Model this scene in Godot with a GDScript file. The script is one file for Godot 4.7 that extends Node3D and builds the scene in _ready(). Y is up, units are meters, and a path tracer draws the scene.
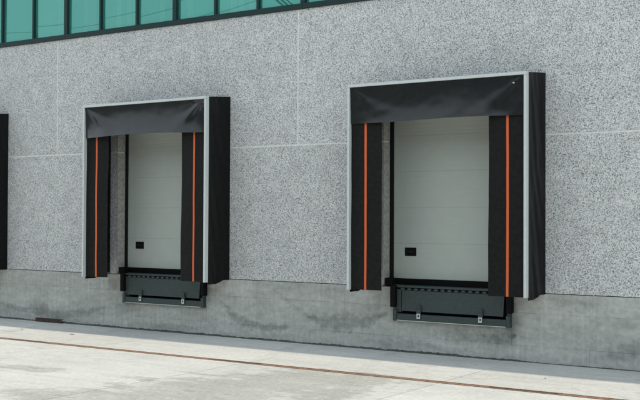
extends Node3D
# Three loading docks in a precast-panel warehouse, seen across a concrete yard.
# Wall face is z = 0, yard is y = 0, +z towards the camera.

const PITCH := 6.572          # spacing of the docks and of the upper wall panels
const DOCKS := [0.05, -6.522, -13.094]
const TOP_PLINTH := 1.131
const JOINT_Y := 3.738
const SILL_Y := 6.315
const HEAD_Y := 8.62
const ROOF_Y := 12.5
const FRONT := 0.71           # how far the shelters stand out
const BUILD_X0 := -22.9
const BUILD_X1 := 16.5

var rng := RandomNumberGenerator.new()
var used := {}
var M := {}

# ------------------------------------------------------------------ helpers
func numbered(called: String) -> String:
	if not used.has(called):
		used[called] = 0
		return called
	used[called] += 1
	return "%s_%03d" % [called, used[called]]

func tag(o: Node, label: String, category: String, group := "") -> void:
	o.set_meta("label", label)
	o.set_meta("category", category)
	if group != "":
		o.set_meta("group", group)

func thing(called: String, label: String, category: String, at := Vector3.ZERO, group := "") -> Node3D:
	var o := Node3D.new()
	o.name = numbered(called)
	add_child(o)
	o.position = at
	tag(o, label, category, group)
	return o

func part(called: String, mesh: Mesh, mat: Material, parent: Node, at := Vector3.ZERO) -> MeshInstance3D:
	var o := MeshInstance3D.new()
	o.name = called
	o.mesh = mesh
	o.material_override = mat
	o.position = at
	parent.add_child(o, true)
	return o

func holder(called: String, parent: Node, at := Vector3.ZERO) -> Node3D:
	var o := Node3D.new()
	o.name = called
	o.position = at
	parent.add_child(o, true)
	return o

func start() -> SurfaceTool:
	var st := SurfaceTool.new()
	st.begin(Mesh.PRIMITIVE_TRIANGLES)
	return st

func tri(st: SurfaceTool, a: Vector3, b: Vector3, c: Vector3, n: Vector3, uvs = null) -> void:
	var flip := (b - a).cross(c - a).dot(n) > 0.0
	var order := [a, c, b] if flip else [a, b, c]
	var uo := [0, 2, 1] if flip else [0, 1, 2]
	var fn: Vector3 = (b - a).cross(c - a).normalized()
	if fn.dot(n) < 0.0:
		fn = -fn
	for i in 3:
		st.set_normal(fn)
		if uvs != null:
			st.set_uv(uvs[uo[i]])
			st.set_uv2(uvs[uo[i]] * Vector2(30.0, 15.0) / 1.61)
		else:
			st.set_uv(Vector2(order[i].x, order[i].y))
		st.add_vertex(order[i])

func quad(st: SurfaceTool, a: Vector3, b: Vector3, c: Vector3, d: Vector3, n: Vector3) -> void:
	tri(st, a, b, c, n)
	tri(st, a, c, d, n)

# a box with chamfered edges, between two corners
func add_box(st: SurfaceTool, lo: Vector3, hi: Vector3, bevel := 0.0) -> void:
	var c := (lo + hi) * 0.5
	var h := (hi - lo) * 0.5
	var b: float = minf(bevel, minf(h.x, minf(h.y, h.z)) * 0.45)
	for ax in 3:
		var u := (ax + 1) % 3
		var v := (ax + 2) % 3
		for s in [-1.0, 1.0]:
			var n := Vector3.ZERO
			n[ax] = s
			var q := []
			for k in [[-1, -1], [1, -1], [1, 1], [-1, 1]]:
				var p := Vector3.ZERO
				p[ax] = s * h[ax]
				p[u] = k[0] * (h[u] - b)
				p[v] = k[1] * (h[v] - b)
				q.append(c + p)
			quad(st, q[0], q[1], q[2], q[3], n)
	if b <= 0.0:
		return
	for ax in 3:
		var u := (ax + 1) % 3
		var v := (ax + 2) % 3
		for su in [-1.0, 1.0]:
			for sv in [-1.0, 1.0]:
				var n := Vector3.ZERO
				n[u] = su
				n[v] = sv
				var q := []
				for k in [-1.0, 1.0]:
					var p := Vector3.ZERO
					p[ax] = k * (h[ax] - b)
					p[u] = su * h[u]
					p[v] = sv * (h[v] - b)
					var r := p
					r[u] = su * (h[u] - b)
					r[v] = sv * h[v]
					if k < 0:
						q.append(c + p); q.append(c + r)
					else:
						q.append(c + r); q.append(c + p)
				quad(st, q[0], q[1], q[2], q[3], n)
	for sx in [-1.0, 1.0]:
		for sy in [-1.0, 1.0]:
			for sz in [-1.0, 1.0]:
				var s := Vector3(sx, sy, sz)
				tri(st, c + s * Vector3(h.x, h.y - b, h.z - b), c + s * Vector3(h.x - b, h.y, h.z - b), c + s * Vector3(h.x - b, h.y - b, h.z), s)

func box_mesh(size: Vector3, bevel := 0.0) -> ArrayMesh:
	var st := start()
	add_box(st, -size * 0.5, size * 0.5, bevel)
	return st.commit()

# a bevelled box part between two corners, its node at the box's centre
func bpart(called: String, lo: Vector3, hi: Vector3, mat: Material, parent: Node, bevel := 0.003) -> MeshInstance3D:
	return part(called, box_mesh(hi - lo, bevel), mat, parent, (lo + hi) * 0.5)

# a smooth sheet with thickness: f(u, v) gives the point of its outer face, its normal by differences
func sheet(f: Callable, nu: int, nv: int, thick: float, out: Vector3) -> ArrayMesh:
	var st := start()
	st.set_smooth_group(0)
	var pts := []
	var nor := []
	var e := 0.004
	for j in nv + 1:
		for i in nu + 1:
			var u := float(i) / nu
			var v := float(j) / nv
			var p: Vector3 = f.call(u, v)
			var du: Vector3 = f.call(minf(u + e, 1.0), v) - f.call(maxf(u - e, 0.0), v)
			var dv: Vector3 = f.call(u, minf(v + e, 1.0)) - f.call(u, maxf(v - e, 0.0))
			var n := du.cross(dv).normalized()
			if n.dot(out) < 0.0:
				n = -n
			pts.append(p)
			nor.append(n)
	var idx := func(i: int, j: int) -> int: return j * (nu + 1) + i
	for side in 2:
		for j in nv:
			for i in nu:
				var a: int = idx.call(i, j)
				var b: int = idx.call(i + 1, j)
				var c: int = idx.call(i + 1, j + 1)
				var d: int = idx.call(i, j + 1)
				for t in [[a, b, c], [a, c, d]]:
					var q: Array = t
					var g: Vector3 = (pts[q[1]] - pts[q[0]]).cross(pts[q[2]] - pts[q[0]])
					var want: Vector3 = nor[q[0]] if side == 0 else -nor[q[0]]
					if g.dot(want) > 0.0:
						q = [q[0], q[2], q[1]]
					for k in q:
						st.set_normal(nor[k] if side == 0 else -nor[k])
						st.set_uv(Vector2(pts[k].x + pts[k].z, pts[k].y))
						st.add_vertex(pts[k] if side == 0 else pts[k] - nor[k] * thick)
	# rims
	var rim := []
	for i in nu:
		rim.append([idx.call(i, 0), idx.call(i + 1, 0)])
		rim.append([idx.call(i, nv), idx.call(i + 1, nv)])
	for j in nv:
		rim.append([idx.call(0, j), idx.call(0, j + 1)])
		rim.append([idx.call(nu, j), idx.call(nu, j + 1)])
	var mid: Vector3 = f.call(0.5, 0.5)
	for r in rim:
		var a: Vector3 = pts[r[0]]
		var b: Vector3 = pts[r[1]]
		quad(st, a, b, b - nor[r[1]] * thick, a - nor[r[0]] * thick, (a + b) * 0.5 - mid)
	return st.commit()

func tube(points: Array, r: float, sides := 6) -> ArrayMesh:
	var st := start()
	for i in points.size() - 1:
		var a: Vector3 = points[i]
		var b: Vector3 = points[i + 1]
		var d := (b - a).normalized()
		var s := d.cross(Vector3.UP if absf(d.y) < 0.9 else Vector3.RIGHT).normalized()
		var t := d.cross(s)
		for k in sides:
			var o0 := (s * cos(TAU * k / sides) + t * sin(TAU * k / sides)) * r
			var o1 := (s * cos(TAU * (k + 1) / sides) + t * sin(TAU * (k + 1) / sides)) * r
			quad(st, a + o0, a + o1, b + o1, b + o0, o0 + o1)
	return st.commit()

func lin(r: float, g: float, b: float) -> Color:
	return Color(r, g, b).linear_to_srgb()

func mat(called: String, c: Color, rough: float, metal := 0.0, spec := 0.5) -> StandardMaterial3D:
	var m := StandardMaterial3D.new()
	m.resource_name = called
	m.albedo_color = c
	m.roughness = rough
	m.metallic = metal
	m.metallic_specular = spec
	return m

func noise(s: int, freq: float, octaves := 4, type := FastNoiseLite.TYPE_SIMPLEX_SMOOTH) -> FastNoiseLite:
	var n := FastNoiseLite.new()
	n.seed = s
	n.noise_type = type
	n.frequency = freq
	n.fractal_type = FastNoiseLite.FRACTAL_FBM if octaves > 1 else FastNoiseLite.FRACTAL_NONE
	n.fractal_octaves = octaves
	return n

func plain_bytes(n: FastNoiseLite, w: int, h: int) -> PackedByteArray:
	var im := n.get_image(w, h)
	im.convert(Image.FORMAT_L8)
	return im.get_data()

func grey_bytes(n: FastNoiseLite, w: int, h: int, w0 := 0, h0 := 0) -> PackedByteArray:
	var im := n.get_seamless_image(w0 if w0 > 0 else w, h0 if h0 > 0 else h)
	im.convert(Image.FORMAT_L8)
	if im.get_width() != w or im.get_height() != h:
		im.resize(w, h, Image.INTERPOLATE_CUBIC)
	return im.get_data()

func tex(w: int, h: int, data: PackedByteArray, format := Image.FORMAT_RGB8) -> ImageTexture:
	return ImageTexture.create_from_image(Image.create_from_data(w, h, false, format, data))

func srgb8(x: float) -> int:
	x = clampf(x, 0.0, 1.0)
	var s := x * 12.92 if x < 0.0031308 else 1.055 * pow(x, 1.0 / 2.4) - 0.055
	return int(s * 255.0 + 0.5)

# ------------------------------------------------------------------ materials
func make_aggregate() -> void:
	# washed pebble finish: every cell of a cellular noise is one pebble with a tone of its own
	var w := 2048
	var n := FastNoiseLite.new()
	n.seed = 11
	n.noise_type = FastNoiseLite.TYPE_CELLULAR
	n.frequency = 0.31
	n.cellular_return_type = FastNoiseLite.RETURN_CELL_VALUE
	n.cellular_jitter = 1.0
	n.fractal_type = FastNoiseLite.FRACTAL_NONE
	var tone := plain_bytes(n, w, w)
	var fine := plain_bytes(noise(5, 0.11, 3), w, w)
	var patch := grey_bytes(noise(6, 0.008, 3), w, w)
	var lut := []
	var r := RandomNumberGenerator.new()
	r.seed = 3
	for i in 256:
		var t := i / 255.0
		var l: float
		if t < 0.19:
			l = r.randf_range(0.19, 0.32)
		elif t < 0.44:
			l = r.randf_range(0.44, 0.58)
		else:
			l = r.randf_range(0.60, 0.80)
		var warm := r.randf_range(-0.035, 0.035)
		lut.append(Vector3(l * (1.0 + warm), l * 1.0, l * (0.985 - warm)))
	var s8 := PackedByteArray()
	s8.resize(1025)
	for i in 1025:
		s8[i] = srgb8(i / 1024.0)
	var out := PackedByteArray()
	out.resize(w * w * 3)
	for i in w * w:
		var k: float = 0.66 + 0.46 * fine[i] / 255.0 + 0.16 * patch[i] / 255.0
		var c: Vector3 = lut[tone[i]]
		out[i * 3] = s8[int(minf(c.x * k, 1.0) * 1024.0)]
		out[i * 3 + 1] = s8[int(minf(c.y * k, 1.0) * 1024.0)]
		out[i * 3 + 2] = s8[int(minf(c.z * k, 1.0) * 1024.0)]
	var m := mat("washed pebble panel", Color.WHITE, 0.85, 0.0, 0.4)
	m.albedo_texture = tex(w, w, out)
	m.uv1_triplanar = true
	m.uv1_world_triplanar = true
	m.uv1_scale = Vector3.ONE / 7.3
	n.cellular_return_type = FastNoiseLite.RETURN_DISTANCE
	var bump := Image.create_from_data(w, w, false, Image.FORMAT_L8, plain_bytes(n, w, w))
	bump.convert(Image.FORMAT_RGBA8)
	bump.bump_map_to_normal_map(2.0)
	m.normal_enabled = true
	m.normal_texture = ImageTexture.create_from_image(bump)
	m.normal_scale = 0.6
	M.aggregate = m
	for v in 3:
		var m2: StandardMaterial3D = m.duplicate()
		var t2: float = [1.0, 0.975, 0.988][v]
		m2.albedo_color = Color(t2, t2, t2)
		m2.uv1_offset = Vector3(0.37, 0.21, 0.53) * v
		M["aggregate%d" % v] = m2

# dirt on the plinth, copied from the photograph: x, y, half-width, half-height, slant, strength
const STAINS := [
	[-10.27, 0.32, 0.30, 0.20, 0.0, 0.24], [-8.0, 0.93, 0.22, 0.14, 0.0, 0.2],
	[1.20, 0.62, 0.16, 0.36, 0.0, 0.20], [0.95, 0.34, 0.42, 0.2, 0.0, 0.20], [0.2, 0.36, 0.5, 0.16, 0.0, 0.16], [2.3, 1.02, 0.5, 0.10, 0.0, 0.18], [3.2, 0.25, 0.4, 0.2, 0.2, 0.2], [2.9, 0.75, 0.5, 0.15, 0.1, 0.12],
	[-6.4, 0.10, 1.2, 0.08, 0.0, 0.2], [-5.3, 0.88, 0.25, 0.12, 0.0, 0.16], [-7.55, 0.45, 0.35, 0.12, 0.0, 0.14], [-0.6, 0.12, 1.0, 0.07, 0.0, 0.16],
]

# damp stains with a run of their own: points x, y, half-width
const RUNS := [
	[[-4.92, 0.62, 0.03], [-4.80, 0.49, 0.07], [-4.62, 0.37, 0.09], [-4.35, 0.28, 0.09], [-3.95, 0.23, 0.08], [-3.45, 0.27, 0.06]],
	[[-2.90, 0.50, 0.04], [-2.5, 0.41, 0.13], [-2.1, 0.42, 0.15], [-1.6, 0.51, 0.10], [-1.22, 0.65, 0.03]],
	[[-3.75, 1.0, 0.02], [-3.3, 0.71, 0.05], [-2.9, 0.48, 0.05]],
	[[-11.8, 0.36, 0.03], [-10.9, 0.22, 0.07], [-10.27, 0.20, 0.10], [-9.6, 0.17, 0.10], [-8.9, 0.24, 0.07], [-8.25, 0.40, 0.03]],
	[[-12.5, 0.2, 0.06], [-11.6, 0.16, 0.06], [-10.6, 0.1, 0.05]],
	[[0.6, 0.28, 0.08], [1.05, 0.36, 0.12], [1.25, 0.6, 0.10], [1.2, 0.95, 0.05]],
	[[2.6, 0.12, 0.05], [3.1, 0.25, 0.12], [3.5, 0.55, 0.08]],
]

func make_plinth_concrete() -> void:
	var w := 2048
	var h := 250
	var a := noise(21, 0.9, 5)
	var b := noise(22, 7.0, 2)
	var c := noise(23, 3.0, 3)
	var s := noise(24, 4.0, 3)
	var pits := noise(25, 26.0, 1)
	var out := PackedByteArray()
	out.resize(w * h * 3)
	for j in h:
		var y := (1.0 - (j + 0.5) / h) * 1.16
		for i in w:
			var x := -13.0 + (i + 0.5) / w * 17.5
			var k := 1.0
			k += 0.15 * a.get_noise_2d(x * 0.5, y * 2.2)
			k += 0.13 * c.get_noise_2d(x * 0.7, y * 2.4)
			k += 0.10 * b.get_noise_2d(x, y)
			k += 0.10 * s.get_noise_2d(x * 2.5, y * 0.15)                      # runs down the face
			k -= 0.22 * smoothstep(0.74, 0.9, pits.get_noise_2d(x, y)) * smoothstep(0.0, 0.3, a.get_noise_2d(x * 1.5 + 9.0, y))        # blow holes
			for q in STAINS:
				if absf(x - q[0]) < q[2] * 1.7:
					var dx: float = (x - q[0]) / q[2]
					var dy: float = (y - q[1] - q[4] * (x - q[0])) / q[3]
					var d: float = sqrt(dx * dx + dy * dy) + 0.34 * c.get_noise_2d(x * 1.3, y * 1.6) + 0.10 * b.get_noise_2d(x, y)
					k -= q[5] * (1.0 - smoothstep(0.25, 1.25, d)) * 0.95
			var warp := 0.6 * c.get_noise_2d(x * 1.6, y * 1.6) + 0.45 * b.get_noise_2d(x * 1.3, y * 1.3)
			var wet := 0.0
			for run in RUNS.size():
				var q: Array = RUNS[run]
				if x < q[0][0] - 0.3 or x > q[-1][0] + 0.35:
					continue
				for e in q.size() - 1:
					var p0 := Vector2(q[e][0], q[e][1])
					var p1 := Vector2(q[e + 1][0], q[e + 1][1])
					var t0 := clampf((Vector2(x, y) - p0).dot(p1 - p0) / (p1 - p0).length_squared(), 0.0, 1.0)
					var dd: float = Vector2(x, y).distance_to(p0.lerp(p1, t0)) / lerpf(q[e][2], q[e + 1][2], t0)
					wet = maxf(wet, (1.0 - smoothstep(0.30, 1.45, dd + warp)) * [0.95, 1.0, 0.38, 0.75, 0.5, 0.42, 0.35][run])
			k -= 0.32 * wet
			# pale lime bloom in patches
			k += 0.10 * smoothstep(0.15, 0.45, a.get_noise_2d(x * 0.8 + 40.0, y * 1.5)) * (0.6 + 0.8 * b.get_noise_2d(x * 2.0, y * 2.0))
			var stain := clampf(1.0 - k, 0.0, 1.0)
			var l := 0.50 * maxf(k, 0.22)
			var o := (j * w + i) * 3
			out[o] = srgb8(l * (0.985 - 0.05 * stain))
			out[o + 1] = srgb8(l)
			out[o + 2] = srgb8(l * (0.935 - 0.03 * stain))
	var t := tex(w, h, out)
	for v in 4:
		var m := mat("cast concrete", Color(1, 1, 1) * [1.0, 0.965, 1.0, 0.985][v], 0.9, 0.0, 0.35)
		m.albedo_color.a = 1.0
		m.albedo_texture = t
		m.texture_repeat = true
		grain(m)
		M["plinth%d" % v] = m

const PATCH := [[-1.0, 5.6, 1.5, 1.9], [-0.6, 3.9, 1.1, 1.25], [0.1, 3.3, 0.75, 0.7], [0.5, 4.6, 0.5, 1.0], [-2.2, 6.8, 1.2, 0.7], [-4.6, 5.2, 0.9, 0.25]]

func make_yard_concrete() -> void:
	var w := 2048
	var h := 1024          # 30 x 15 m
	var big := grey_bytes(noise(31, 0.006, 4), w, h)
	var streak := grey_bytes(noise(32, 0.045, 5), w, h, 230, 1024)
	var fine := grey_bytes(noise(33, 0.22, 3), w, h)
	var mid := grey_bytes(noise(34, 0.03, 4), w, h)
	var spots := grey_bytes(noise(35, 0.12, 2), w, h)
	var s8 := PackedByteArray()
	s8.resize(1025)
	for i in 1025:
		s8[i] = srgb8(i / 1024.0)
	var out := PackedByteArray()
	out.resize(w * h * 3)
	for j in h:
		var z := (j + 0.5) / h * 15.0
		for i in w:
			var o := j * w + i
			var x := -20.0 + (i + 0.5) / w * 30.0
			var m := mid[o] / 255.0
			var f := fine[o] / 255.0
			var k: float = 0.71 + 0.13 * big[o] / 255.0 + 0.27 * streak[o] / 255.0 + 0.12 * m + 0.13 * f
			var dirt := 0.0
			if x > -5.5 and x < 1.4 and z > 2.5:
				for q in PATCH:
					var dx: float = (x - q[0]) / q[2]
					var dz: float = (z - q[1]) / q[3]
					var d: float = sqrt(dx * dx + dz * dz) + (m - 0.5) * 0.9 + (streak[o] / 255.0 - 0.5) * 0.5 + (f - 0.5) * 0.2
					dirt = maxf(dirt, 1.0 - smoothstep(0.62, 1.10, d))
				# pale scraped spots inside the stain
				dirt *= 1.0 - 0.8 * smoothstep(0.70, 0.80, spots[o] / 255.0)
			# other scattered grimy smears
			var g2 := smoothstep(0.60, 0.74, streak[o] / 255.0 * 0.6 + m * 0.4)
			k *= 1.0 - 0.25 * dirt - 0.18 * g2
			# faint tyre tracks of lorries backing in
			for off in [-9.6, -7.6, -3.0, -1.0, 3.4]:
				var path: float = off + 0.22 * z + 0.03 * z * z
				var dt := absf(x - path)
				if dt < 0.16:
					k *= 1.0 - 0.10 * smoothstep(0.16, 0.09, dt) * smoothstep(0.35, 0.65, streak[o] / 255.0 * 0.5 + m * 0.5)
			var ridge := 1.0 - absf(2.0 * big[o] / 255.0 - 1.0)
			k *= 1.0 - 0.16 * smoothstep(0.985, 0.998, ridge) * smoothstep(0.4, 0.6, m)
			k *= 1.0 - 0.28 * smoothstep(0.84, 0.92, spots[o] / 255.0)
			var l := 0.54 * k
			out[o * 3] = s8[int(minf(l * 1.012, 1.0) * 1024.0)]
			out[o * 3 + 1] = s8[int(l * 1.0 * 1024.0)]
			out[o * 3 + 2] = s8[int(l * (0.95 - 0.02 * dirt) * 1024.0)]
	var t := tex(w, h, out)
	for v in 3:
		var c: float = [1.0, 0.975, 0.99][v]
		var m2 := mat("yard concrete", Color(c, c, c), 0.88, 0.0, 0.35)
		m2.albedo_texture = t
		m2.texture_repeat = true
		grain(m2)
		M["yard%d" % v] = m2

var grain_tex: ImageTexture

# fine sandy grain of concrete, laid over the large pattern on a scale of its own
func grain(m: StandardMaterial3D) -> void:
	if grain_tex == null:
		var w := 512
		var a := grey_bytes(noise(71, 0.16, 3), w, w)
		var b := grey_bytes(noise(72, 0.03, 4), w, w)
		var p := grey_bytes(noise(73, 0.06, 1), w, w)
		var out := PackedByteArray()
		out.resize(w * w * 3)
		for i in w * w:
			var k: float = 0.62 + 0.38 * a[i] / 255.0 + 0.18 * b[i] / 255.0
			k -= 0.35 * smoothstep(0.90, 0.97, p[i] / 255.0)
			var v := srgb8(k)
			out[i * 3] = v
			out[i * 3 + 1] = v
			out[i * 3 + 2] = v
		grain_tex = tex(w, w, out)
	m.detail_enabled = true
	m.detail_albedo = grain_tex
	m.detail_blend_mode = BaseMaterial3D.BLEND_MODE_MUL
	m.detail_uv_layer = BaseMaterial3D.DETAIL_UV_2

func mottled(called: String, c0: Color, c1: Color, rough: float, metal: float, scale: float, s: int, freq := 0.03) -> StandardMaterial3D:
	var w := 256
	var n := grey_bytes(noise(s, freq, 5), w, w)
	var out := PackedByteArray()
	out.resize(w * w * 3)
	for i in w * w:
		var t := smoothstep(0.25, 0.75, n[i] / 255.0)
		var c := c0.lerp(c1, t)
		out[i * 3] = srgb8(c.r)
		out[i * 3 + 1] = srgb8(c.g)
		out[i * 3 + 2] = srgb8(c.b)
	var m := mat(called, Color.WHITE, rough, metal)
	m.albedo_texture = tex(w, w, out)
	m.uv1_triplanar = true
	m.uv1_world_triplanar = true
	m.uv1_scale = Vector3.ONE / scale
	return m

func make_materials() -> void:
	make_aggregate()
	make_plinth_concrete()
	make_yard_concrete()
	M.sealant = mottled("joint sealant", Color(0.70, 0.70, 0.66), Color(0.80, 0.80, 0.76), 0.8, 0.0, 1.7, 41)
	M.reveal = mottled("smooth concrete edge", Color(0.33, 0.33, 0.30), Color(0.46, 0.455, 0.42), 0.88, 0.0, 0.9, 42)
	M.core = mat("plain concrete", lin(0.2, 0.2, 0.19), 0.9)
	M.bitumen = mottled("bitumen joint filler", Color(0.035, 0.038, 0.036), Color(0.10, 0.102, 0.095), 0.9, 0.0, 0.4, 43)
	M.vinyl = mottled("black coated fabric", Color(0.006, 0.0075, 0.008), Color(0.010, 0.0115, 0.012), 0.26, 0.0, 0.8, 44)
	M.vinyl.metallic_specular = 0.55
	M.flap = mottled("black rubberised flap", Color(0.008, 0.0085, 0.0085), Color(0.012, 0.0125, 0.012), 0.6, 0.0, 0.8, 45)
	M.flap.metallic_specular = 0.28
	M.cover = mottled("black side sheeting", Color(0.005, 0.0055, 0.0055), Color(0.008, 0.0085, 0.0085), 0.36, 0.0, 0.8, 51)
	M.cover.metallic_specular = 0.30
	M.stripe = mat("orange marker tape", lin(0.67, 0.118, 0.032), 0.5)
	M.alu = mottled("pale painted aluminium", Color(0.585, 0.615, 0.605), Color(0.625, 0.655, 0.645), 0.42, 0.0, 0.9, 52)
	M.door = mottled("cream white painted steel", Color(0.455, 0.495, 0.455), Color(0.467, 0.507, 0.466), 0.42, 0.0, 2.3, 53)
	M.black = mat("black rubber", lin(0.006, 0.0065, 0.0065), 0.7, 0.0, 0.25)
	M.track = mat("dark door track", lin(0.012, 0.013, 0.013), 0.6, 0.0, 0.3)
	M.steel = mottled("green grey painted steel", Color(0.033, 0.050, 0.047), Color(0.040, 0.059, 0.056), 0.5, 0.0, 0.7, 46)
	M.plate = mat("pale steel tab", lin(0.55, 0.57, 0.55), 0.4)
	M.rust = mottled("rusty steel", Color(0.15, 0.078, 0.046), Color(0.27, 0.15, 0.095), 0.85, 0.0, 0.5, 47)
	M.rust_dark = mottled("dark rusty steel", Color(0.035, 0.022, 0.017), Color(0.075, 0.045, 0.032), 0.85, 0.0, 0.5, 48)
	M.frame = mat("dark green window frame", lin(0.012, 0.034, 0.034), 0.45, 0.0, 0.35)
	M.blind = mat("pale window blind", lin(0.75, 0.88, 0.84), 0.8)
	M.room = mat("dim office plaster", lin(0.20, 0.24, 0.23), 0.9)
	M.wood = mottled("weathered pole wood", Color(0.10, 0.075, 0.05), Color(0.18, 0.14, 0.10), 0.9, 0.0, 0.8, 49)
	M.cable = mat("black cable sheath", lin(0.015, 0.015, 0.016), 0.6)
	M.crumb = mottled("dry dirt", Color(0.05, 0.045, 0.035), Color(0.16, 0.15, 0.12), 0.95, 0.0, 0.2, 50)
	M.clad = mat("dark green sheet cladding", lin(0.055, 0.065, 0.06), 0.6)
	M.leaf = mat("dry leaf", lin(0.055, 0.045, 0.03), 0.9)
	for v in 3:
		var g := mat("green solar glass", lin([0.085, 0.095, 0.08][v], [0.44, 0.455, 0.425][v], [0.365, 0.38, 0.355][v]), 0.012, 0.42)
		g.transparency = BaseMaterial3D.TRANSPARENCY_ALPHA
		g.albedo_color.a = 0.30
		M["glass%d" % v] = g

# ------------------------------------------------------------------ setting
func strip(x0: float, x1: float, z0: float, z1: float, y0: float, y1: float) -> ArrayMesh:
	# a slab in its own axes (origin at the middle of its top), with texture coordinates from its place in the yard
	var st := start()
	var cx := (x0 + x1) * 0.5
	var cz := (z0 + z1) * 0.5
	var b := 0.006
	var uv := func(p: Vector3) -> Vector2: return Vector2((p.x + cx + 20.0) / 30.0, (p.z + cz) / 15.0)
	var hx := (x1 - x0) * 0.5
	var hz := (z1 - z0) * 0.5
	var top := y1 - y0
	var ring := []
	for lv in [[0.0, 0.0, b], [0.0, -b, 0.0], [0.0, -top, 0.0]]:
		ring.append([Vector3(-hx + lv[2], lv[1], -hz + lv[2]), Vector3(hx - lv[2], lv[1], -hz + lv[2]), Vector3(hx - lv[2], lv[1], hz - lv[2]), Vector3(-hx + lv[2], lv[1], hz - lv[2])])
	var put := func(a: Vector3, bb: Vector3, c: Vector3, d: Vector3, n: Vector3) -> void:
		tri(st, a, bb, c, n, [uv.call(a), uv.call(bb), uv.call(c)])
		tri(st, a, c, d, n, [uv.call(a), uv.call(c), uv.call(d)])
	put.call(ring[0][0], ring[0][1], ring[0][2], ring[0][3], Vector3.UP)
	for r in 2:
		for k in 4:
			var k2 := (k + 1) % 4
			var mid: Vector3 = (ring[r + 1][k] + ring[r + 1][k2]) * 0.5
			put.call(ring[r][k], ring[r][k2], ring[r + 1][k2], ring[r + 1][k], Vector3(mid.x / hx, 0.2, mid.z / hz))
	return st.commit()

func make_yard() -> void:
	# the sheet under everything
	var st := start()
	var a := Vector3(-400, -0.07, -400)
	quad(st, a, Vector3(400, -0.07, -400), Vector3(400, -0.07, 400), Vector3(-400, -0.07, 400), Vector3.UP)
	var base := part("ground", st.commit(), M.core, self)
	base.set_meta("kind", "structure")
	var far := part("yard_pavement", strip(-60, 60, 20.3, 70, -0.068, -0.002), M.yard1, self, Vector3(0, -0.002, 45.15))
	far.set_meta("kind", "structure")
	var apron := holder("dock_apron", self)
	apron.set_meta("kind", "structure")
	var yard := holder("yard", self)
	yard.set_meta("kind", "structure")
	var xs := [-44.0]
	for i in 22:
		xs.append(-34.0 + 3.523 * i + [0.0, 0.02, -0.02][i % 3])
	# put the joints where the photograph shows them: x = 1.23 and x = -2.30
	for i in xs.size():
		if i > 0:
			xs[i] += 1.23 - (-34.0 + 3.523 * 10)
	var k := 0
	for i in xs.size() - 1:
		var x0: float = xs[i] + 0.004
		var x1: float = xs[i + 1] - 0.004
		part("concrete_slab", strip(x0, x1, 0.055, 2.695, -0.068, 0.0), M["yard%d" % (k % 3)], apron, Vector3((x0 + x1) * 0.5, rng.randf_range(-0.002, 0.0), (0.055 + 2.695) * 0.5))
		k += 2
		var zs := [2.845, 6.4, 9.9, 13.4, 16.9, 20.3]
		for j in zs.size() - 1:
			var z0: float = zs[j] + (0.004 if j > 0 else 0.0)
			var z1: float = zs[j + 1] - 0.004
			part("concrete_slab", strip(x0, x1, z0, z1, -0.068, 0.0), M["yard%d" % ((k + j * 2) % 3)], yard, Vector3((x0 + x1) * 0.5, rng.randf_range(-0.002, 0.0), (z0 + z1) * 0.5))
	# uneven bead of bitumen in the angle at the foot of the wall, thin past the nearest dock
	var n := noise(61, 1.0, 4)
	var n2 := noise(62, 1.0, 4)
	var bead := func(u: float, v: float) -> Vector3:
		var x: float = lerpf(BUILD_X0, BUILD_X1, u)
		var thin := 1.0 - 0.72 * smoothstep(0.8, 1.8, x)
		var hh := maxf(0.006, (0.026 + 0.020 * n.get_noise_1d(x * 9.0) + 0.022 * n2.get_noise_1d(x * 0.9 + 5.0)) * thin)
		var ww := maxf(0.05, 0.085 * thin + 0.035 * n2.get_noise_1d(x * 5.0))
		var t := v * PI * 0.5
		return Vector3(x, hh * pow(sin(t), 1.5) - 0.001, 0.010 + ww * pow(cos(t), 1.5))
	part("bitumen_bead", sheet(bead, 1600, 4, 0.001, Vector3(0, 1, 1)), M.bitumen, apron)

func make_channel() -> void:
	var t := thing("drainage_channel", "long rusty steel drainage channel set into the concrete yard", "drain", Vector3(0, 0, 2.77))
	for s in [-1.0, 1.0]:
		var i := -26.0
		while i < 14.0:
			bpart("edge_angle", Vector3(i + 0.003, -0.06, s * 0.072 - 0.0), Vector3(i + 5.997, 0.006, s * 0.050), M.rust, t, 0.002) if s < 0 else bpart("edge_angle", Vector3(i + 0.003, -0.06, 0.050), Vector3(i + 5.997, 0.006, 0.072), M.rust, t, 0.002)
			i += 6.0
	var plate := box_mesh(Vector3(0.996, 0.012, 0.094), 0.002)
	for i in 40:
		part("cover_plate", plate, M.rust if i % 5 != 3 else M.rust_dark, t, Vector3(-25.5 + i, -0.004 + rng.randf_range(-0.003, 0.002), 0))
	bpart("channel_bed", Vector3(-26, -0.069, -0.048), Vector3(14, -0.062, 0.048), M.rust_dark, t, 0.0)

func panel_block(x0: float, x1: float, y0: float, y1: float, holes: Array) -> ArrayMesh:
	# a wall panel between x0..x1, y0..y1; a hole [a, b, top] is a door notch from its lower edge
	var st := start()
	var z0 := -0.22
	var x := x0
	for hh in holes:
		if hh[1] <= x0 or hh[0] >= x1:
			continue
		if hh[0] > x:
			add_box(st, Vector3(x, y0, z0), Vector3(hh[0], y1, 0), 0.0)
		if hh[2] < y1:
			add_box(st, Vector3(maxf(hh[0], x), hh[2], z0), Vector3(minf(hh[1], x1), y1, 0), 0.0)
		x = hh[1]
	if x < x1:
		add_box(st, Vector3(x, y0, z0), Vector3(x1, y1, 0), 0.0)
	return st.commit()

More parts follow.
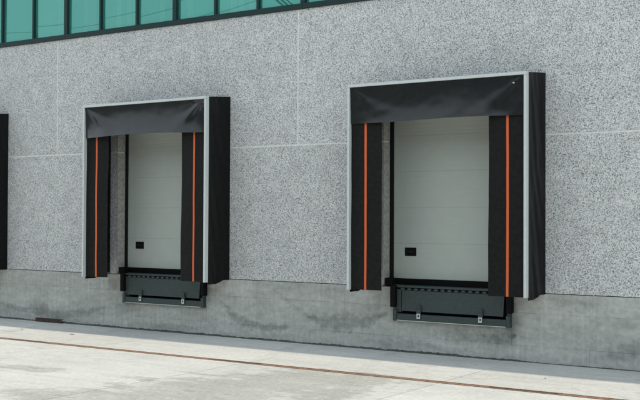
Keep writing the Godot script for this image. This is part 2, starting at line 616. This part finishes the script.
func make_building() -> void:
	var b := thing("warehouse_building", "grey pebble-finish warehouse with concrete plinth and a green glazed strip above", "building")
	var holes := []
	for i in range(2, -1, -1):
		holes.append([DOCKS[i] - 1.385, DOCKS[i] + 1.385, 4.22])
	var g := 0.014
	# lower row: a pier between each two docks
	var edges := [BUILD_X0]
	for hh in holes:
		edges.append(hh[0])
		edges.append(hh[1])
	edges.append(BUILD_X1)
	for i in range(0, edges.size(), 2):
		part("wall_panel", panel_block(edges[i], edges[i + 1], TOP_PLINTH + 0.012, JOINT_Y - g, []), M["aggregate%d" % (i % 3)], b)
	# upper rows between the vertical joints
	var x := -3.2 - 3 * PITCH
	while x < BUILD_X1 - 0.1:
		part("wall_panel", panel_block(x + g, x + PITCH - g, JOINT_Y + g, SILL_Y, holes), M["aggregate%d" % (int(roundf(x / PITCH) + 12) % 3)], b)
		part("wall_panel", panel_block(x + g, x + PITCH - g, HEAD_Y, ROOF_Y - 0.06, []), M.aggregate, b)
		bpart("joint_sealant", Vector3(x - g, JOINT_Y + g, -0.1), Vector3(x + g, SILL_Y - 0.002, -0.003), M.sealant, b, 0.0)
		bpart("joint_sealant", Vector3(x - g, HEAD_Y + 0.002, -0.1), Vector3(x + g, ROOF_Y - 0.06, -0.003), M.sealant, b, 0.0)
		x += PITCH
	for i in range(0, edges.size(), 2):
		bpart("joint_sealant", Vector3(edges[i] + 0.001, JOINT_Y - g, -0.2), Vector3(edges[i + 1] - 0.001, JOINT_Y + g, -0.003), M.sealant, b, 0.0)
	# smooth concrete lining of each opening
	for hh in holes:
		for s in 2:
			var xa: float = hh[0] + 0.0005 if s == 0 else hh[1] - 0.0255
			for r in [[TOP_PLINTH + 0.04, JOINT_Y - g], [JOINT_Y + g, 4.19]]:
				bpart("opening_lining", Vector3(xa, r[0], -0.218), Vector3(xa + 0.025, r[1], 0.006), M.reveal, b, 0.003)
			bpart("joint_sealant", Vector3(xa + 0.001, JOINT_Y - g, -0.2), Vector3(xa + 0.024, JOINT_Y + g, 0.003), M.sealant, b, 0.0)
		bpart("opening_lining", Vector3(hh[0], 4.19, -0.218), Vector3(hh[1], 4.2195, 0.006), M.reveal, b, 0.003)
	# roof edge, roof, rear and side walls, floors
	bpart("coping", Vector3(BUILD_X0 - 0.04, ROOF_Y - 0.058, -0.3), Vector3(BUILD_X1 + 0.04, ROOF_Y, 0.03), M.alu, b, 0.006)
	bpart("roof", Vector3(BUILD_X0, ROOF_Y - 0.5, -14.0), Vector3(BUILD_X1, ROOF_Y - 0.2, -0.222), M.core, b, 0.0)
	bpart("rear_wall", Vector3(BUILD_X0, 0, -14.3), Vector3(BUILD_X1, ROOF_Y, -14.002), M.aggregate, b, 0.0)
	bpart("side_wall", Vector3(BUILD_X0 - 0.25, 0, -14.3), Vector3(BUILD_X0 - 0.002, ROOF_Y - 0.06, 0), M.aggregate, b, 0.0)
	bpart("side_wall", Vector3(BUILD_X1 + 0.002, 0, -14.3), Vector3(BUILD_X1 + 0.25, ROOF_Y - 0.06, 0), M.aggregate, b, 0.0)
	bpart("warehouse_floor", Vector3(BUILD_X0, 0, -14.0), Vector3(BUILD_X1, TOP_PLINTH + 0.03, -0.225), M.core, b, 0.0)
	bpart("office_floor", Vector3(BUILD_X0, 5.9, -14.0), Vector3(BUILD_X1, 6.2, -0.225), M.room, b, 0.0)
	bpart("office_ceiling", Vector3(BUILD_X0, HEAD_Y + 0.1, -14.0), Vector3(BUILD_X1, HEAD_Y + 0.3, -0.225), M.room, b, 0.0)
	bpart("office_partition", Vector3(BUILD_X0, 6.2, -5.0), Vector3(BUILD_X1, HEAD_Y + 0.1, -4.8), M.room, b, 0.0)
	make_plinth(b)
	make_windows(b)
	for i in 3:
		make_door(b, DOCKS[i])

func plinth_piece(parent: Node, x0: float, x1: float, y0: float, y1: float, proud: float, v: int) -> void:
	var st := start()
	var lo := Vector3(x0 + 0.0006, y0 + 0.0005, -0.2)
	var hi := Vector3(x1 - 0.0006, y1 - 0.0005, 0.018 + proud)
	var c := (lo + hi) * 0.5
	add_box(st, lo - c, hi - c, 0.002)
	# texture coordinates follow the place on the wall
	var am := st.commit()
	var md := MeshDataTool.new()
	md.create_from_surface(am, 0)
	for i in md.get_vertex_count():
		var p := md.get_vertex(i) + c
		md.set_vertex_uv2(i, Vector2(p.x + p.z, p.y) / 1.37)
		md.set_vertex_uv(i, Vector2((p.x + 13.0 + p.z * 0.3) / 17.5, 1.0 - p.y / 1.16))
	am.clear_surfaces()
	md.commit_to_surface(am)
	part("concrete_lift", am, M["plinth%d" % v], parent, c)

func make_plinth(b: Node3D) -> void:
	var p := holder("plinth", b)
	# the levellers sit in pits: plinth stops beside them above y = 0.56
	bpart("plinth_core", Vector3(BUILD_X0, -0.068, -0.224), Vector3(BUILD_X1, 0.5, -0.06), M.core, p, 0.0)
	var pits := []
	for i in range(2, -1, -1):
		pits.append([DOCKS[i] - 1.13, DOCKS[i] + 1.11])
	var courses := [
		[-0.07, 0.262, [-21.0, -17.6, -14.6, -12.0, -7.72, -5.68, -2.9, -1.17, 1.39, 2.49, 4.9, 8.4, 12.0], 0.0],
		[0.262, 0.800, [-20.0, -15.4, -11.9, -9.3, -5.40, -4.16, -2.12, 2.05, 4.4, 7.7, 11.2, 14.0], 0.0],
		[0.800, TOP_PLINTH, [-19.0, -16.0, -11.2, -8.39, -4.16, -2.12, 1.96, 2.53, 5.2, 8.8, 12.6], 0.0],
	]
	for ci in 3:
		var c: Array = courses[ci]
		var cuts: Array = [BUILD_X0]
		cuts.append_array(c[2])
		cuts.append(BUILD_X1)
		for i in cuts.size() - 1:
			var spans := [[cuts[i], cuts[i + 1]]]
			if ci > 0:
				for q in pits:
					var nxt := []
					for s in spans:
						if s[1] <= q[0] or s[0] >= q[1]:
							nxt.append(s)
						else:
							if s[0] < q[0]:
								nxt.append([s[0], q[0]])
							if s[1] > q[1]:
								nxt.append([q[1], s[1]])
					spans = nxt
			for s in spans:
				plinth_piece(p, s[0], s[1], c[0], c[1], rng.randf_range(-0.004, 0.003), rng.randi() % 4)
	# the sills of the pits, below the lifting tables
	for q in pits:
		plinth_piece(p, q[0], q[1], 0.262, 0.545, -0.001, 1)

func make_windows(b: Node3D) -> void:
	# units of three panes; a thick post stands between units
	var x0 := -11.645 + 2 * 1.0698
	var bay := 1.0698
	for u in range(-4, 8):
		var x: float = x0 + 3 * bay * u
		if x < BUILD_X0 + 0.1 or x + 3 * bay > BUILD_X1 - 0.05:
			continue
		var w := holder("window", b, Vector3(x + 1.5 * bay, SILL_Y, 0))
		var h := HEAD_Y - SILL_Y
		var L := -1.5 * bay
		bpart("sill", Vector3(L, 0.001, -0.12), Vector3(-L - 0.001, 0.108, 0.035), M.frame, w, 0.006)
		bpart("head_rail", Vector3(L, h - 0.11, -0.12), Vector3(-L - 0.001, h - 0.001, 0.03), M.frame, w, 0.006)
		bpart("post", Vector3(L - 0.050, 0.108, -0.12), Vector3(L + 0.050, h - 0.11, 0.032), M.frame, w, 0.006)
		for k in [1, 2]:
			bpart("mullion", Vector3(L + k * bay - 0.026, 0.108, -0.11), Vector3(L + k * bay + 0.026, h - 0.11, 0.026), M.frame, w, 0.005)
		for k in 3:
			var a := L + k * bay + (0.050 if k == 0 else 0.026)
			var e := L + (k + 1) * bay - (0.050 if k == 2 else 0.026)
			var pane := part("pane", box_mesh(Vector3(e - a - 0.002, h - 0.220, 0.008), 0.001), M["glass%d" % (rng.randi() % 3)], w, Vector3((a + e) * 0.5, h * 0.5 - 0.001, -0.045))
			pane.rotation = Vector3(rng.randf_range(-0.004, 0.004), rng.randf_range(-0.004, 0.004), 0)
			# vertical blind slats standing behind the glass
			var n := 1 + rng.randi() % 3
			for s in n:
				var bx := a + 0.12 + rng.randf() * (e - a - 0.24)
				bpart("blind_slat", Vector3(bx - 0.07, 0.06, -0.19), Vector3(bx + 0.07, h - 0.15, -0.186), M.blind, w, 0.001)

func make_door(b: Node3D, cx: float) -> void:
	var d := holder("sectional_door", b, Vector3(cx, TOP_PLINTH + 0.03, -0.25))
	# each leaf is a ribbed strip, lying against the next one with a fine gap
	var w := 1.345
	var z := 0.0
	var hts := [0.63, 0.645, 0.645, 0.645, 0.5]
	var y := 0.115
	for i in 5:
		var hh: float = hts[i]
		var st := start()
		var prof := [Vector2(-0.03, 0.0006), Vector2(0.0075, 0.0006), Vector2(0.010, 0.006)]
		var n := 7
		for k in range(1, n):
			var yy := hh * k / n
			prof.append_array([Vector2(0.010, yy - 0.007), Vector2(0.009, yy - 0.002), Vector2(0.009, yy + 0.002), Vector2(0.010, yy + 0.007)])
		prof.append_array([Vector2(0.010, hh - 0.006), Vector2(0.0075, hh - 0.0006), Vector2(-0.03, hh - 0.0006)])
		for k in prof.size() - 1:
			var a: Vector2 = prof[k]
			var c: Vector2 = prof[k + 1]
			var nn := Vector3(0, -(c.x - a.x), c.y - a.y)
			if nn.length() < 1e-6:
				continue
			quad(st, Vector3(-w, a.y, a.x), Vector3(w, a.y, a.x), Vector3(w, c.y, c.x), Vector3(-w, c.y, c.x), nn)
		part("door_panel", st.commit(), M.door, d, Vector3(0, y, z))
		y += hh
	# backing so that no light comes through the gaps
	bpart("door_core", Vector3(-w, 0.02, -0.07), Vector3(w, 3.15, -0.032), M.track, d, 0.0)
	bpart("bottom_seal", Vector3(-w, 0.004, -0.03), Vector3(w, 0.114, 0.014), M.black, d, 0.004)
	for s in [-1.0, 1.0]:
		bpart("guide_track", Vector3(s * 1.32 - 0.037, 0.006, 0.0125), Vector3(s * 1.32 + 0.037, 3.05, 0.028), M.track, d, 0.003)
	var hd := holder("handle", d, Vector3(-0.94, 0.595, 0.012))
	bpart("surround", Vector3(-0.115, -0.075, -0.004), Vector3(0.115, 0.075, 0.007), M.black, hd, 0.004)
	bpart("grip", Vector3(-0.07, -0.022, 0.0075), Vector3(0.07, 0.022, 0.018), M.track, hd, 0.005)

# ------------------------------------------------------------------ docks
func make_shelter(idx: int, label: String) -> void:
	var cx: float = DOCKS[idx]
	var t := thing("dock_shelter", label, "dock shelter", Vector3(cx, 1.10, 0), "black dock shelters along the wall")
	var H := 4.702 - 1.10
	var F := FRONT
	var fr := 0.045
	var r := RandomNumberGenerator.new()
	r.seed = 70 + idx
	var crease: float = [0.32, 1.0, 0.6][idx]
	# pale front frame
	for s in [-1.0, 1.0]:
		var lo := Vector3(1.65 - fr, 0, F - 0.10) if s > 0 else Vector3(-1.7, 0, F - 0.10)
		bpart("frame_post", lo, lo + Vector3(fr, H - 0.052, 0.10), M.alu, t, 0.004)
	bpart("frame_head", Vector3(-1.7, H - 0.05, F - 0.10), Vector3(1.65, H, F + 0.002), M.alu, t, 0.004)
	# head curtain: hangs from the frame, pushed out at its lower edge, pulled into folds at the corners
	var hw := 1.627
	var hh := 0.635
	var n1 := noise(80 + idx, 1.0, 3)
	var head := func(u: float, v: float) -> Vector3:
		var xc := (u * 2.0 - 1.0) * hw
		var x := xc - 0.025
		var y := H - 0.052 - v * (hh + 0.010 * sin(u * 7.0 + idx) - 0.012 * sin(u * PI) * crease)
		var e := absf(xc) / hw
		var z := F - 0.022 + (0.01 + 0.13 * crease) * pow(v, 2.6) * (1.0 - pow(e, 4.0)) - 0.028 * v
		# folds running down from the two upper corners
		for s in [-1.0, 1.0]:
			var px: float = hw - s * xc            # distance from that corner
			var py := v * hh
			var ang := atan2(py, maxf(px, 0.001))
			var rad := sqrt(px * px + py * py)
			var amp := 0.026 * crease * smoothstep(0.0, 0.35, rad) * (1.0 - smoothstep(0.5, 1.5, rad))
			z += amp * (exp(-pow((ang - 0.66) / 0.20, 2.0))  + (0.15 if s > 0 else 0.05) * exp(-pow((ang - 0.30) / 0.14, 2.0)))
			if s > 0:
				var near := 0.013 * crease * crease * exp(-pow((rad - 0.17) / 0.10, 2.0))
				z += near * cos(ang * 11.0)
		z += 0.012 * n1.get_noise_2d(x * 0.8, y * 1.1) * (0.3 + v)
		return Vector3(x, y, z)
	part("head_curtain", sheet(head, 88, 36, 0.004, Vector3.BACK), M.vinyl, t)
	# side flaps with their orange stripe
	for s in [-1.0, 1.0]:
		var a := -1.652 if s < 0 else 0.957
		var e := -1.048 if s < 0 else 1.602
		var n2 := noise(90 + idx * 2 + int(s), 0.7, 3)
		var flap := func(u: float, v: float) -> Vector3:
			var x: float = lerpf(a, e, u)
			var fre: float = u if s < 0 else 1.0 - u       # 1 at the free edge
			x += 0.006 * (n2.get_noise_1d(v * 3.0)) * fre
			var z: float = F - 0.078 + 0.016 * n2.get_noise_2d(x * 1.2, v * 2.0) - 0.02 * fre * fre + 0.006 * sin(v * 5.0 + idx + s)* fre
			return Vector3(x, 0.004 + v * 3.05, z)
		var fl := part("side_flap", sheet(flap, 14, 30, 0.005, Vector3.BACK), M.flap, t)
		var sc := -1.363 if s < 0 else 1.297
		var half := 0.021
		var tape := func(u: float, v: float) -> Vector3:
			var x: float = sc + (u * 2.0 - 1.0) * half
			var p: Vector3 = flap.call(inverse_lerp(a, e, x), v * 0.996 + 0.001)
			return Vector3(x, p.y, p.z + 0.004)
		part("stripe", sheet(tape, 2, 40, 0.003, Vector3.BACK), M.stripe, fl)
	# black side and top covers from the frame back to the wall, slack and creased
	for s in [-1.0, 1.0]:
		var n3 := noise(100 + idx * 2 + int(s), 1.0, 2)
		var side := func(u: float, v: float) -> Vector3:
			var z: float = lerpf(0.004, F - 0.102, u)
			var y0: float = lerpf(0.022, -0.045, smoothstep(0.25, 0.62, u))
			var y1: float = H + lerpf(0.052, -0.002, u)
			var y: float = lerpf(y0, y1, v)
			var slack := sin(u * PI)
			var fold := n3.get_noise_2d(y * 0.5 + z * 0.6, (z * 1.0 - y * 0.22) * 2.6)
			var tight := sin((z * 1.0 - y * 0.22) * 26.0 + 3.0 * fold)
			var edge: float = lerpf(1.694, 1.646, u) if s > 0 else 1.694
			var x := edge - slack * (0.024 + 0.022 * fold + 0.006 * tight)
			return Vector3(s * x, y, z)
		part("side_cover", sheet(side, 22, 90, 0.004, Vector3(s, 0, 0)), M.cover, t)
	var n4 := noise(120 + idx, 1.0, 3)
	var roof := func(u: float, v: float) -> Vector3:
		var z: float = lerpf(0.004, F - 0.102, v)
		var x: float = lerpf(-1.694, lerpf(1.694, 1.646, v), u)
		return Vector3(x, H + lerpf(0.052, -0.004, v) - sin(v * PI) * (0.03 + 0.03 * n4.get_noise_2d(x, z * 2.0)) * (1.0 - pow(absf(u * 2.0 - 1.0), 6.0)), z)
	part("top_cover", sheet(roof, 40, 10, 0.004, Vector3.UP), M.vinyl, t)
	# rear frame on the wall, inside the covers, and the arms that carry the front
	for s in [-1.0, 1.0]:
		bpart("rear_frame_post", Vector3(s * 1.60 - 0.03, 0.06, 0.007), Vector3(s * 1.60 + 0.03, H - 0.09, 0.045), M.track, t, 0.003)
		for y in [0.55, 2.9]:
			part("arm", tube([Vector3(s * 1.57, y - 0.3, 0.045), Vector3(s * 1.585, y, F - 0.10)], 0.014), M.track, t)
	bpart("rear_frame_head", Vector3(-1.63, H - 0.088, 0.007), Vector3(1.63, H - 0.03, 0.045), M.track, t, 0.003)
	if idx == 0:
		# little metal hook hanging at the upper corner
		part("hook", tube([Vector3(1.430, H - 0.06, F + 0.016), Vector3(1.428, H - 0.12, F + 0.022), Vector3(1.434, H - 0.17, F + 0.026)], 0.005), M.track, t)
		part("hook_end", tube([Vector3(1.434, H - 0.17, F + 0.026), Vector3(1.450, H - 0.185, F + 0.03), Vector3(1.462, H - 0.17, F + 0.03)], 0.010), M.plate, t)

func make_leveller(idx: int, label: String) -> void:
	var cx: float = DOCKS[idx]
	var t := thing("dock_leveller", label, "dock leveller", Vector3(cx, 0.55, 0), "dock levellers under the doors")
	var o := -0.55
	# deck, visible as a thin edge in front of the door
	bpart("deck", Vector3(-1.05, 1.135 + o, -0.222), Vector3(1.03, 1.166 + o, 0.075), M.steel, t, 0.003)
	bpart("pit_frame", Vector3(-1.128, 0.56 + o, -0.20), Vector3(-1.062, 1.16 + o, 0.055), M.steel, t, 0.003)
	bpart("pit_frame", Vector3(1.042, 0.56 + o, -0.20), Vector3(1.108, 1.16 + o, 0.055), M.steel, t, 0.003)
	bpart("pit_back", Vector3(-1.06, 0.56 + o, -0.19), Vector3(1.04, 1.13 + o, -0.17), M.track, t, 0.0)
	# front beam with its end caps
	bpart("front_beam", Vector3(-1.035, 0.565 + o, 0.0), Vector3(1.045, 0.675 + o, 0.10), M.steel, t, 0.006)
	for s in [-1.0, 1.0]:
		bpart("beam_end", Vector3(s * 1.075 + 0.005 - 0.035, 0.545 + o, 0.019), Vector3(s * 1.075 + 0.005 + 0.035, 0.74 + o, 0.112), M.steel, t, 0.004)
	bpart("drip_edge", Vector3(-1.03, 0.552 + o, 0.02), Vector3(1.04, 0.5625 + o, 0.108), M.plate, t, 0.001)
	# rubber bumpers at the ends
	for s in [-1.0, 1.0]:
		var bm := bpart("bumper", Vector3(s * 1.105 - 0.047, 0.785 + o, 0.02), Vector3(s * 1.105 + 0.047, 1.172 + o, 0.14), M.black, t, 0.012)
		for y in [0.86, 1.09]:
			part("bolt", box_mesh(Vector3(0.022, 0.022, 0.012), 0.004), M.track, bm, Vector3(0, y - 0.9785, 0.062))
	# hinged lip, hanging
	var st := start()
	var L := [Vector3(-0.945, 1.085 + o, 0.066), Vector3(1.0, 1.085 + o, 0.066), Vector3(0.985, 0.725 + o, 0.085), Vector3(-0.94, 0.725 + o, 0.085)]
	var th := Vector3(0, 0, -0.018)
	quad(st, L[0], L[1], L[2], L[3], Vector3.BACK)
	quad(st, L[0] + th, L[1] + th, L[2] + th, L[3] + th, Vector3.FORWARD)
	for k in 4:
		var k2 := (k + 1) % 4
		quad(st, L[k], L[k2], L[k2] + th, L[k] + th, (L[k] + L[k2]) * 0.5 - Vector3(0, 0.9 + o, 0.075))
	part("lip", st.commit(), M.steel, t)
	bpart("lip_side_plate", Vector3(-1.055, 0.70 + o, 0.01), Vector3(-0.965, 1.10 + o, 0.055), M.steel, t, 0.003)
	# hinge knuckles under the deck edge, with dark gaps between
	var kn := box_mesh(Vector3(0.075, 0.040, 0.050), 0.010)
	for k in 15:
		part("hinge_knuckle", kn, M.steel, t, Vector3(-0.93 + k * 0.131, 1.107 + o, 0.06))
	part("hinge_pin", tube([Vector3(-1.0, 1.103 + o, 0.052), Vector3(1.0, 1.103 + o, 0.052)], 0.011, 8), M.track, t)
	# lip keepers with pale tabs
	for x in [-0.59, 0.585]:
		var kp := bpart("lip_keeper", Vector3(x - 0.042, 0.60 + o, 0.1025), Vector3(x + 0.042, 0.83 + o, 0.118), M.steel, t, 0.004)
		bpart("hook_plate", Vector3(-0.042, 0.075, 0.0085), Vector3(0.042, 0.115, 0.022), M.steel, kp, 0.004)
		var tb := bpart("tab", Vector3(-0.034, -0.112, 0.0085), Vector3(0.034, -0.022, 0.013), M.plate, kp, 0.002)
		tb.set_meta("label", "pale tab with a dark bolt hole")
		part("bolt_hole", box_mesh(Vector3(0.024, 0.034, 0.004), 0.0015), M.black, kp, Vector3(0.002, -0.062, 0.0145))
	# rubber block beside the left end of the deck
	bpart("corner_block", Vector3(-1.352, 1.163 + o, -0.19), Vector3(-1.20, 1.285 + o, -0.02), M.black, t, 0.012)
	bpart("corner_block", Vector3(1.20, 1.163 + o, -0.19), Vector3(1.352, 1.285 + o, -0.02), M.black, t, 0.012)

# ------------------------------------------------------------------ small things
func make_small() -> void:
	var gr := thing("steel_channel", "short dark rusty steel channel lying against the foot of the plinth", "steel bar", Vector3(-9.83, 0, 0.125))
	bpart("web", Vector3(-0.42, 0.001, 0.030), Vector3(0.42, 0.085, 0.038), M.rust_dark, gr, 0.002)
	bpart("flange", Vector3(-0.42, 0.077, -0.035), Vector3(0.42, 0.0855, 0.0295), M.rust_dark, gr, 0.002)
	bpart("flange", Vector3(-0.42, 0.001, -0.035), Vector3(0.42, 0.009, 0.0295), M.rust_dark, gr, 0.002)
	# fallen leaves: a bent blade each
	var spots := [[-7.63, 1.52, 0.9, 0.09, "curled brown leaf on the apron, nearest the wall's shadow edge"], [-9.17, 1.47, 0.3, 0.06, "small dark leaf on the apron left of the curled brown one"], [2.35, 1.55, 0.5, 0.035, "tiny dark leaf on the sunlit apron at the right"]]
	for q in spots:
		var blade := func(u: float, v: float) -> Vector3:
			var wdt := sin(v * PI) * 0.5 + 0.02
			var x: float = (u - 0.5) * wdt
			return Vector3(x, 0.03 + 0.35 * x * x * 4.0 + 0.25 * pow(v - 0.5, 2.0), v - 0.5) * q[3] * Vector3(1, 1, 1.6)
		var lf := part(numbered("fallen_leaf"), sheet(blade, 6, 8, 0.001, Vector3.UP), M.leaf, self, Vector3(q[0], 0.0, q[1]))
		lf.rotation.y = q[2] * 2.0
		tag(lf, q[4], "leaf", "fallen leaves")
	# crumbs of dirt gathered along the wall
	var st := start()
	for i in 1500:
		var x := rng.randf_range(-12.5, 4.0)
		var dense := 1.0 if x < 1.5 else 0.35
		if rng.randf() > dense:
			continue
		var z := 0.03 + absf(rng.randfn(0.0, 0.028))
		var s := rng.randf_range(0.003, 0.011)
		var y := 0.0 if z > 0.056 else -0.022
		var c := Vector3(x, y + s * 0.5, z)
		var p := []
		for k in 4:
			var an := TAU * k / 4.0 + rng.randf()
			p.append(c + Vector3(cos(an) * s * rng.randf_range(0.7, 1.6), -s * 0.5, sin(an) * s * rng.randf_range(0.6, 1.0)))
		var top := c + Vector3(rng.randf_range(-0.3, 0.3) * s, s * rng.randf_range(0.4, 0.9), 0)
		for k in 4:
			var m: Vector3 = (p[k] + p[(k + 1) % 4]) * 0.5 - c
			tri(st, p[k], p[(k + 1) % 4], top, m + Vector3.UP * s)
	var cr := part("dirt_crumbs", st.commit(), M.crumb, self)
	cr.set_meta("kind", "stuff")
	tag(cr, "dark crumbs of dirt along the foot of the plinth", "dirt")

func sag(a: Vector3, b: Vector3, drop: float) -> Array:
	var out := []
	for i in 25:
		var t := i / 24.0
		out.append(a.lerp(b, t) - Vector3(0, drop * 4.0 * t * (1.0 - t), 0))
	return out

func make_opposite() -> void:
	# the low building across the yard, whose dark front the glossy curtains mirror
	var t := thing("opposite_warehouse", "dark sheet-metal warehouse across the yard, mirrored in the black curtains", "building", Vector3(-30, 0, 34))
	for i in 34:
		bpart("cladding_sheet", Vector3(-51 + i * 3.0 + 0.01, 0.0, -0.12), Vector3(-51 + i * 3.0 + 2.99, 12.4, 0.0), M.clad, t, 0.02)
	bpart("core", Vector3(-51, 0, 0.002), Vector3(51, 12.38, 14.0), M.clad, t, 0.0)
	bpart("roof", Vector3(-51.2, 12.402, -0.2), Vector3(51.2, 12.6, 14.2), M.clad, t, 0.03)

func make_power_line() -> void:
	# across the yard, behind the camera: the glass mirrors its cables
	var tops := [Vector3(-62, 0, 30), Vector3(-18.5, 0, 30)]
	var names := ["wooden utility pole across the yard, farther along the wires", "wooden utility pole across the yard, nearer of the two"]
	for i in 2:
		var t := thing("utility_pole", names[i], "utility pole", tops[i], "utility poles across the yard")
		part("shaft", tube([Vector3.ZERO, Vector3(0, 17.4, 0)], 0.13, 10), M.wood, t)
		bpart("crossarm", Vector3(-0.06, 16.9, -0.9), Vector3(0.06, 17.05, 0.9), M.wood, t, 0.01)
		for z in [-0.8, 0.8]:
			part("insulator", tube([Vector3(0, 17.05, z), Vector3(0, 17.2, z)], 0.05, 8), M.plate, t)
	for z in [-0.8, 0.8]:
		var c := part(numbered("overhead_cable"), tube(sag(tops[0] + Vector3(0, 17.2, z), tops[1] + Vector3(0, 17.2 - (0.5 if z > 0 else 0.0), z), 3.1 if z < 0 else 3.5), 0.014), M.cable, self)
		tag(c, "thin cable strung between the utility poles, %s of the two" % ("nearer the warehouse" if z < 0 else "farther from the warehouse"), "cable", "overhead cables")
	for k in 3:
		var q := Vector3(-25.55 + 0.30 * k, 14.2, 30.0)
		var d := Vector3(0.55, -0.44, 0)
		var c := part(numbered("guy_cable"), tube([q - d * 6.0, q + d * 31.0], 0.055 if k < 2 else 0.04), M.cable, self)
		tag(c, ["thick black stay cable mirrored in the glass, left of three", "thick black stay cable mirrored in the glass, middle of three", "thinner black stay cable mirrored in the glass, right of three"][k], "cable", "stay cables")

# ------------------------------------------------------------------ the scene
func _ready() -> void:
	rng.seed = 7
	var cam := Camera3D.new()
	cam.name = "camera"
	cam.fov = 21.50
	cam.position = Vector3(8.2004, 2.3657, 16.4043)
	cam.rotation_degrees = Vector3(0.9456, 33.5716, 0.2384)
	cam.near = 0.1
	cam.far = 1500.0
	add_child(cam)
	cam.current = true

	var sm := ProceduralSkyMaterial.new()
	sm.sky_top_color = Color(0.73, 0.78, 0.815)
	sm.sky_horizon_color = Color(0.86, 0.88, 0.88)
	sm.sky_curve = 0.12
	sm.sky_energy_multiplier = 1.27
	sm.ground_horizon_color = Color(0.62, 0.62, 0.60)
	sm.ground_bottom_color = Color(0.45, 0.44, 0.42)
	var sky := Sky.new()
	sky.sky_material = sm
	var env := Environment.new()
	env.background_mode = Environment.BG_SKY
	env.sky = sky
	env.tonemap_mode = Environment.TONE_MAPPER_LINEAR
	env.tonemap_exposure = 1.14
	env.sdfgi_enabled = true
	env.ssao_enabled = true
	env.ssil_enabled = true
	var we := WorldEnvironment.new()
	we.name = "environment"
	we.environment = env
	add_child(we)

	var sun := DirectionalLight3D.new()
	sun.name = "sun"
	sun.light_color = Color(1.0, 0.955, 0.88)
	sun.light_energy = 0.8
	sun.light_angular_distance = 0.6
	sun.shadow_enabled = true
	add_child(sun)
	# high, a little behind the building: its roof edge throws 1.24 m of shade on the apron
	sun.look_at_from_position(Vector3(-0.5, 1.0, -0.0992) * 30.0, Vector3.ZERO, Vector3.UP)

	make_materials()
	make_yard()
	make_building()
	make_channel()
	make_shelter(0, "black dock shelter nearest the camera, with a smooth head curtain and orange stripes")
	make_shelter(1, "black dock shelter in the middle, its head curtain creased at the upper right corner")
	make_shelter(2, "black dock shelter cut off by the left edge of the picture")
	make_leveller(0, "dark green steel dock leveller under the nearest loading door")
	make_leveller(1, "dark green steel dock leveller under the middle dock's loading door")
	make_leveller(2, "dark green steel dock leveller under the leftmost dock's loading door")
	make_small()
	make_opposite()
	make_power_line()
